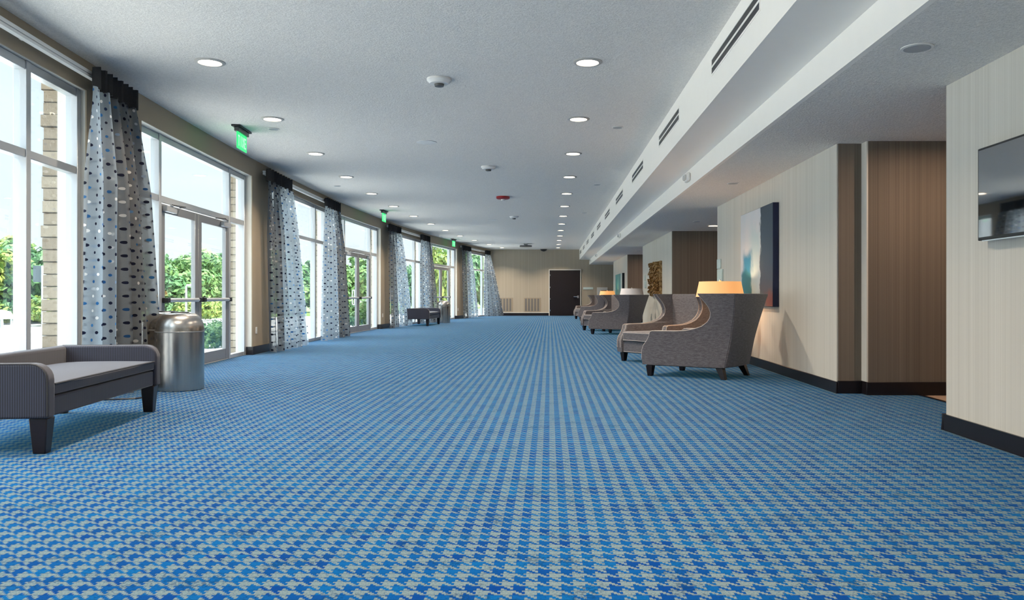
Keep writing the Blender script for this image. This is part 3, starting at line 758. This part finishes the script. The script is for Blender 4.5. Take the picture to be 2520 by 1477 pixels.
# grilles on the far wall
for k, (x, lb) in enumerate(((-2.13, 'slatted return air grille beside the farthest curtain'), (-.80, 'slatted return air grille next to the far brown door'))):
    r_ = thing('air_grille', lb, 'grille', (x, YF, .18), 0, 'return air grilles on the far wall')
    mb = MB(); mb.box(-.40, .40, -.015, -.0005, 0, .67); mb.build('grille_frame', M['wall_tan'], r_)
    mb = MB()
    for j in range(5): mb.box(-.36+j*.146, -.36+j*.146+.085, -.022, -.0155, .04, .63)
    tag(mb.build('slat_bank', plain('grey louvre %d' % k, (.16, .15, .14), .6), r_), 'dark louvred strips')
r_ = thing('door_plaque', 'thin pale sign strip on the far wall right of the brown door', 'sign', (1.85, YF, 1.25), 0)
MB().box(-.24, .24, -.02, -.0005, 0, .11).build('plate', M['frost'], r_)
r_ = thing('notice_board', 'small white notice panel with a dark mark on the far wall', 'sign', (2.52, YF, .95), 0)
MB().box(-.25, .25, -.05, -.0005, 0, .40).build('panel', M['white_pl'], r_, bevel=.004)
MB().box(-.06, .20, -.055, -.0505, .06, .26).build('dark_window', M['black'], r_)
r_ = thing('dome_camera', 'small black dome camera on the ceiling above the far door', 'camera', (-.27, 37.5, HC), 0)
MB().lathe([(.0, -.001), (.16, -.001), (.16, -.03), (.12, -.08), (0, -.12)], 20).build('dome', M['black'], r_, smooth=True)
# ================================================================== ceiling fittings
def make_down(lens):
    r = thing('downlight', 'x', 'downlight')
    MB().lathe([(.104, -.0015), (.106, -.012), (.125, -.012), (.139, -.004), (.139, -.0005), (.104, -.0005)], 32, cap=False).build('trim_ring', M['trim'], r, smooth=True)
    MB().lathe([(0, -.0025), (.103, -.0025), (.103, -.0005), (0, -.0005)], 32).build('lens', lens, r)
    return r
def lamp(o, w, col=(1, .83, .64)):
    al = bpy.data.lights.new('light', 'AREA'); al.shape = 'DISK'; al.size = .15; al.spread = R(125) if w > 12 else PI; al.energy = w; al.color = col
    lo = bpy.data.objects.new('light', al); COL.objects.link(lo); lo.parent = o; lo.location = (0, 0, -.0045)
ORD = ['nearest', 'second', 'third', 'fourth', 'fifth', 'sixth', 'seventh', 'eighth', 'ninth', 'tenth', 'eleventh', 'twelfth', 'farthest']
dl = make_down(M['lens']); first = True
LX = [-3.20, -3.45, -3.62, -3.76, -3.83, -3.83, -3.75, -3.63, -3.50, -3.28, -2.98, -2.58, -2.16]
lamps = []
for k in range(13):
    Y = 7.47+2.40*k
    for x, lb, g in ((.36+.003*k, '%s glowing ceiling downlight of the straight row beside the white bulkhead', 'straight row of downlights'), (LX[k], '%s glowing ceiling downlight of the curved row along the windows', 'curved row of downlights')):
        o = dl if first else copy_tree(dl); first = False; o.location = (x, Y, HC); tag(o, lb % ORD[k], group=g); lamps.append(o)
for Y in (5.07, 2.67, .27, -2.1):  # unseen downlights added as fill above and behind the viewer
    for x in (.36, -3.0+.02*(7-Y)): 
        o = copy_tree(dl); o.location = (x, Y, HC); tag(o, 'added fill downlight %s, over the %s' % ({5.07: 'just out of view overhead', 2.67: 'well overhead of the viewer', .27: 'directly above the viewer', -2.1: 'behind the viewer'}[Y], 'straight row' if x > 0 else 'window side'), group='added fill downlights out of view'); lamps.append(o)
for o in lamps: lamp(o, LAMP_W)
dr = make_down(M['lens_r'])
for k, (x, y, lb) in enumerate(((3.45, 16.67, 'warm downlight in the lower ceiling at the mouth of the second passage'), (3.45, 27.0, 'warm downlight in the lower ceiling of the third passage'), (3.6, 6.55, 'warm downlight in the lower ceiling of the nearest passage'))):
    o = dr if k == 0 else copy_tree(dr); o.location = (x, y, HL); tag(o, lb, group='downlights in the passages'); lamp(o, 5.5, (1, .68, .47))
def disc(name, label, cat, x, y, z, prof, mats, names, grp=None):
    r = thing(name, label, cat, (x, y, z), 0, grp)
    for p, mt, nm in zip(prof, mats, names): MB().lathe(p, 28).build(nm, mt, r, smooth=True)
    return r
SMK = [[(0, -.001), (.125, -.001), (.125, -.02), (.095, -.05), (0, -.055)], [(0, -.056), (.05, -.056), (.045, -.078), (0, -.085)]]
for x, y, lb in ((-1.12, 8.05, 'largest, nearest smoke detector on the ceiling'), (-1.04, 13.5, 'second smoke detector along the ceiling, before the red alarm'), (-.98, 22.0, 'third smoke detector, beyond the red alarm')):
    disc('smoke_detector', lb, 'smoke detector', x, y, HC, SMK, (M['white_pl'], M['dgrey']), ('base', 'sensor'), 'smoke detectors along the ceiling')
disc('projector', 'dark hanging fitting on the ceiling near the far wall', 'ceiling fitting', -1.0, 33.6, HC, [[(0, -.001), (.1, -.001), (.06, -.05), (0, -.05)], [(0, -.07), (.26, -.07), (.26, -.13), (0, -.14)]], (M['white_pl'], M['dgrey']), ('mount', 'body'))
disc('fire_alarm', 'round red fire alarm on the middle of the ceiling', 'fire alarm', -1.03, 17.6, HC, [[(0, -.001), (.15, -.001), (.15, -.045), (.12, -.06), (0, -.06)], [(0, -.061), (.045, -.061), (.04, -.09), (0, -.092)]], (M['red'], M['white_pl']), ('base', 'strobe_lens'))
grill = plain('speaker grille', (.20, .23, .24), .7)
for x, y, lb in ((-1.76, 11.37, 'flat round ceiling speaker near the third downlight of the curved row'), (-1.64, 23.0, 'distant flat round ceiling speaker beyond the red alarm')):
    disc('ceiling_speaker', lb, 'speaker', x, y, HC, [[(.13, -.001), (.145, -.001), (.145, -.006), (.13, -.008)], [(0, -.001), (.129, -.001), (.129, -.006), (0, -.007)]], (M['white_pl'], grill), ('rim', 'grille'), 'round ceiling speakers')
sp_m = plain('sprinkler cap', (.42, .44, .45), .5)
for x, y, z, s, lb in ((-3.64, 10.46, HC, .062, 'small flat sprinkler cap by the second downlight of the curved row'), (.89, 10.36, HC, .062, 'small flat sprinkler cap near the bulkhead, nearest'), (.94, 15.7, HC, .062, 'small flat sprinkler cap near the bulkhead, second'),
                    (.92, 21.0, HC, .062, 'small flat sprinkler cap near the bulkhead, third'), (-4.26, 15.9, HC, .06, 'small flat sprinkler cap over the second curtained window'), (2.19, 4.72, HL, .078, 'largest flat sprinkler cap on the low grey ceiling, nearest'),
                    (2.41, 10.4, HL, .065, 'flat sprinkler cap on the low ceiling above the blue painting'), (2.93, 15.76, HL, .065, 'flat sprinkler cap on the low ceiling of the second passage'), (2.93, 26.1, HL, .07, 'tiny flat sprinkler cap on the low ceiling of the third passage')):
    disc('sprinkler_cap', lb, 'sprinkler', x, y, z, [[(s, -.001), (s+.014, -.001), (s+.014, -.007), (s, -.008)], [(0, -.001), (s-.002, -.001), (s-.002, -.010), (0, -.011)]], (M['white_pl'], sp_m), ('escutcheon', 'cap'), 'flat sprinkler caps')
# slot diffusers on the bulkhead
for k in range(10):
    y0 = 5.38+3.345*k; r = thing('slot_diffuser', '%s dark slot air diffuser along the white bulkhead' % (ORD[k] if k < 9 else 'last and farthest'), 'air vent', (XB1, y0, 2.895), 0, 'slot diffusers along the bulkhead')
    L = 1.58
    mb = MB(); mb.box(-.006, -.0005, -.015, L+.015, -.015, .0); mb.box(-.006, -.0005, -.015, L+.015, .125, .14); mb.box(-.006, -.0005, -.015, 0, 0, .125); mb.box(-.006, -.0005, L, L+.015, 0, .125)
    mb.box(-.005, -.0005, 0, L, .053, .073)
    mb.build('diffuser_frame', M['white'], r)
    mb = MB()
    for z0, z1 in ((.002, .052), (.074, .123)): mb.box(-.003, -.0005, .002, L-.002, z0, z1)
    mb.build('slot', M['black'], r)
# emergency lights on the second bulkhead face
for k, y in enumerate((10.77, 21.2, 31.6)):
    r = thing('emergency_light', ('nearest', 'second', 'farthest')[k]+' white twin-lens emergency light on the lower bulkhead face', 'emergency light', (XB2, y, 2.555), 0, 'emergency lights on the bulkhead')
    MB().box(-.05, -.0005, -.12, .12, -.06, .06).build('housing', M['white_pl'], r, bevel=.03, seg=3)
    for yy in (-.05, .05):
        mb = MB(); mb.lathe([(0, 0), (.036, 0), (.036, .022), (.028, .026), (0, .026)], 18); q = mb.build('lens', plain('lens %d%d' % (k, yy > 0), (.62, .62, .6), .2), r, smooth=True)
        q.rotation_euler = (0, -PI/2, 0); q.location = (-.0505, yy, 0)
# exit signs
def glyph(mb, ch_, u, z, w, h, t, x0, x1):
    B = lambda a, b, c_, d: mb.box(x0, x1, u+a*w, u+b*w, z+c_*h, z+d*h)
    k = t
    if ch_ == 'E':
        B(0, k, 0, 1); B(k, 1, 0, k*.6); B(k, .85, .44, .44+k*.6); B(k, 1, 1-k*.6, 1)
    elif ch_ == 'I': B(.5-k/2, .5+k/2, 0, 1)
    elif ch_ == 'T': B(0, 1, 1-k*.6, 1); B(.5-k/2, .5+k/2, 0, 1-k*.6)
    elif ch_ == 'X':
        for s in (0, 1):
            a, b = (0, 1) if s == 0 else (1, 0); g = k*w*.5
            ya, yb = u+a*w, u+b*w
            mb.hexa([(x0, ya-g, z), (x1, ya-g, z), (x1, ya+g, z), (x0, ya+g, z)], [(x0, yb-g, z+h), (x1, yb-g, z+h), (x1, yb+g, z+h), (x0, yb+g, z+h)])
for k, (x, y, lb) in enumerate(((-4.05, 10.43, 'nearest green glowing exit sign hanging near the curved wall'), (-4.28, 20.5, 'second green exit sign, over the second pair of glass doors'), (-3.72, 30.8, 'farthest tiny green exit sign'))):
    a = math.atan2(1, wd_(y))-PI/2
    r = thing('exit_sign', lb, 'exit sign', (x, y, HC), a, 'green exit signs')
    MB().box(-.055, .055, -.26, .26, -.022, -.001).build('canopy', M['black'], r, bevel=.004)
    MB().box(-.03, .03, -.22, .22, -.075, -.0225).build('housing', M['dgrey'], r, bevel=.004)
    MB().box(-.006, .006, -.20, .20, -.29, -.0755).build('acrylic_panel', M['green'], r, bevel=.002)
    mb = MB()
    for i, c_ in enumerate('EXIT'): glyph(mb, c_, .165-i*.088-.07+.0, -.255, .06, .14, .24, .0062, .009)
    # letters read from the room: first letter toward the far end is on the left when facing the wall
    lt = mb.build('letters', M['green_l'], r); lt.scale = (1, 1, 1)
# ================================================================== outdoors
def px(xp, Y): return (xp-CX)*Y/F
mb = MB(); mb.prism([(wx(y)-.42, y) for y in ys][::1]+[(-9.0, YF+8), (-9.0, YB-6)], -.16, -.03) if False else None
mb = MB(); mb.box(-8.2, wx(YF)+2.8, YB-8, 48, -.20, -.13)
tag(mb.build('pavement', M['walk']), kind='structure')
tag(MB().box(-8.45, -8.2, YB-8, 70, -.25, -.10).build('kerb', M['curb'], bevel=.02), kind='structure')
tag(MB().box(-60, -8.45, YB-20, 120, -.30, -.22).build('road', M['road']), kind='structure')
tag(MB().prism([(-7.6, 17.0), (-7.6, 21.5), (-8.15, 22.5), (-8.15, 16.0)][::-1], -.13, -.04).build('planting_bed', M['mulch']), kind='structure')
gp = [(px(-900, 26), 26), (px(-100, 33), 33), (px(300, 37), 37), (px(600, 42), 42), (px(900, 48), 48), (px(1150, 60), 60), (px(1250, 130), 130), (-140, 130), (-140, 26)]
tag(MB().prism(gp, -.21, -.06).build('grass_verge', M['grass']), kind='structure')
def leaves(n, blobs, size, seed, squash=.8):
    rnd = random.Random(seed); m = MB(); tot = sum(b[3]**2 for b in blobs)
    for (cx, cy, cz, rad) in blobs:
        for _ in range(int(n*rad**2/tot)):
            d = Vector((rnd.gauss(0, 1), rnd.gauss(0, 1), rnd.gauss(0, 1))).normalized(); q = rad*rnd.uniform(.72, 1.06)
            c = Vector((cx, cy, cz))+Vector((d.x*q, d.y*q, d.z*q*squash))
            a = (d+Vector((rnd.uniform(-.8, .8), rnd.uniform(-.8, .8), rnd.uniform(-.3, .9)))).normalized(); t = a.orthogonal().normalized(); b = a.cross(t)
            s = size*rnd.uniform(.6, 1.3); th = rnd.uniform(0, PI); t2 = t*math.cos(th)+b*math.sin(th); b2_ = a.cross(t2)
            i = len(m.v); m.v += [tuple(c-t2*s), tuple(c+b2_*s*.5), tuple(c+t2*s), tuple(c-b2_*s*.5)]; m.f.append((i, i+1, i+2, i+3)); m.uv.append(None)
    return m
def lm(m, name, mat, parent):
    me = bpy.data.meshes.new(name); me.from_pydata(m.v, [], m.f); me.update(); me.materials.append(mat)
    o = bpy.data.objects.new(name, me); COL.objects.link(o); o.parent = parent; return o
def make_tree(seed, mat):
    rnd = random.Random(seed); r = thing('broadleaf_tree', 'x', 'tree')
    bl = [(0, 0, 1.5, 1.1)]+[(rnd.uniform(-1.1, 1.1), rnd.uniform(-1.0, 1.0), rnd.uniform(.55, 2.4), rnd.uniform(.5, .85)) for _ in range(15)]+[(rnd.uniform(-.6, .6), rnd.uniform(-.5, .5), 2.7, .55)]
    lm(leaves(5200, bl, .15, seed), 'foliage', mat, r)
    m = MB(); m.tube([(0, 0, -.05), (.03, 0, .6), (.0, .03, 1.3), (.08, 0, 2.0)], .09, 8); m.tube([(0, 0, .8), (.4, .1, 1.5)], .05, 6); m.tube([(0, 0, .9), (-.4, -.1, 1.7)], .05, 6)
    m.build('trunk', M['bark'], r, smooth=True); return r
TR = [make_tree(11, M['leaf1']), make_tree(23, M['leaf2']), make_tree(37, M['leaf3'])]
TL = [(-420, 27, 560, 0), (-230, 29, 575, 2), (-90, 31, 580, 1), (20, 33, 592, 2), (60, 35, 585, 1), (110, 33.5, 590, 0), (230, 37, 600, 0), (370, 39, 618, 0), (450, 40, 628, 2),
      (500, 42, 614, 2), (600, 45, 612, 0), (680, 46, 618, 2), (750, 47, 640, 0), (800, 49, 650, 2), (880, 49, 622, 2), (1020, 60, 655, 0), (1078, 44, 572, 1), (1105, 50, 602, 2), (1140, 56, 606, 0), (1172, 60, 604, 2)]
WH = {}
def where(xp):
    if xp < 0: return 'past the nearest window frame'
    if xp < 200: return 'seen through the nearest window'
    if xp < 370: return 'seen faintly behind the nearest curtain'
    if xp < 600: return 'seen through the nearest glass doors'
    if xp < 720: return 'behind the first tan pier'
    if xp < 800: return 'seen through the second window'
    if xp < 940: return 'seen through the second glass doors'
    if xp < 1035: return 'seen through the third window'
    if xp < 1122: return 'seen through the third glass doors'
    return 'seen through the farthest window'
KD = ['deep green leafy tree', 'yellow-green leafy tree', 'bright green leafy tree']
used = [False]*3
for n_, (xp, Y, ty, k) in enumerate(TL):
    o = TR[k] if not used[k] else copy_tree(TR[k]); used[k] = True
    z = CAMZ+(CY-ty)*Y/F; s = z/3.05; rnd = random.Random(n_)
    o.location = (px(xp, Y), Y, -.05); o.rotation_euler = (0, 0, rnd.uniform(0, 6)); q_ = 1.15 if xp < 1000 else (.5 if xp == 1078 else .7); o.scale = (s*q_, s*q_, s)
    key = (k, where(xp)); WH[key] = WH.get(key, 0)+1
    tag(o, KD[k]+' '+where(xp)+('' if WH[key] == 1 else (', to the right of its like' if WH[key] == 2 else ', rightmost of its like')), group='trees across the road')
def make_shrub(seed, mat):
    rnd = random.Random(seed); r = thing('leafy_shrub', 'x', 'shrub')
    bl = [(rnd.uniform(-.35, .35), rnd.uniform(-.35, .35), rnd.uniform(.12, .4), rnd.uniform(.18, .3)) for _ in range(8)]
    lm(leaves(1300, bl, .06, seed), 'foliage', mat, r); m = MB(); m.tube([(0, 0, -.04), (0, 0, .3)], .02, 6); m.tube([(0, 0, .05), (.15, .05, .3)], .012, 6); m.build('stems', M['bark'], r); return r
sb = [make_shrub(5, M['leaf3']), make_shrub(6, M['leaf2'])]; us = [False, False]
for n_, (xp, Y, zt, k, lb) in enumerate(((512, 16.5, .36, 0, 'low green shrub at the kerb, low in the nearest glass door'), (535, 18.0, .4, 0, 'low green shrub behind the kerb shrub, beside the door stile'), (150, 31, 1.1, 1, 'light green rounded shrub beside the stone edge, through the nearest window'), (480, 36, .9, 1, 'yellow shrub below the trees between the two nearest door leaves'), (500, 37.5, .8, 1, 'yellow shrub in the right glass door leaf, at bar height'),
                                  (860, 25, .5, 0, 'green shrub low in the second set of doors'), (868, 30, .9, 0, 'taller green shrub behind, in the second set of doors'), (30, 32, .9, 1, 'yellow shrub low at the first window pane'), (895, 33, .7, 1, 'yellow-green shrub in the right leaf of the second doors'))):
    o = sb[k] if not us[k] else copy_tree(sb[k]); us[k] = True
    o.location = (px(xp, Y), Y, -.1); s = (zt+.1)/.6; o.scale = (s*1.1, s*1.1, s); o.rotation_euler = (0, 0, n_); tag(o, lb, group='shrubs outside')
# distant post sign and outdoor bin
r_ = thing('road_sign', 'grey back of a small sign on a post outside the nearest window', 'sign', (px(108, 14.5), 14.5, -.22))
MB().box(-.03, .03, -.03, .03, 0, 1.72).build('post', M['postgrey'], r_, bevel=.005)
MB().box(-.19, -.031, -.012, .012, 1.42, 1.72).build('sign_panel', plain('sign back', (.05, .07, .08), .5, .3), r_)
r_ = thing('outdoor_bin', 'pale grey outdoor litter bin behind the glass at the near window edge', 'bin', (px(3, 13), 13, -.13))
MB().lathe([(.0, 0), (.16, 0), (.16, .55), (0, .551)], 24).build('bin_body', M['bin_out'], r_, smooth=True)
MB().lathe([(.17, .70), (.17, .74), (.13, .82), (0, .85)], 24).build('bin_hood', M['bin_out'], r_, smooth=True)
mb = MB()
for a in range(4): mb.box(.14*math.cos(a*PI/2+.7)-.012, .14*math.cos(a*PI/2+.7)+.012, .14*math.sin(a*PI/2+.7)-.012, .14*math.sin(a*PI/2+.7)+.012, .55, .70)
mb.build('hood_posts', M['postgrey'], r_)
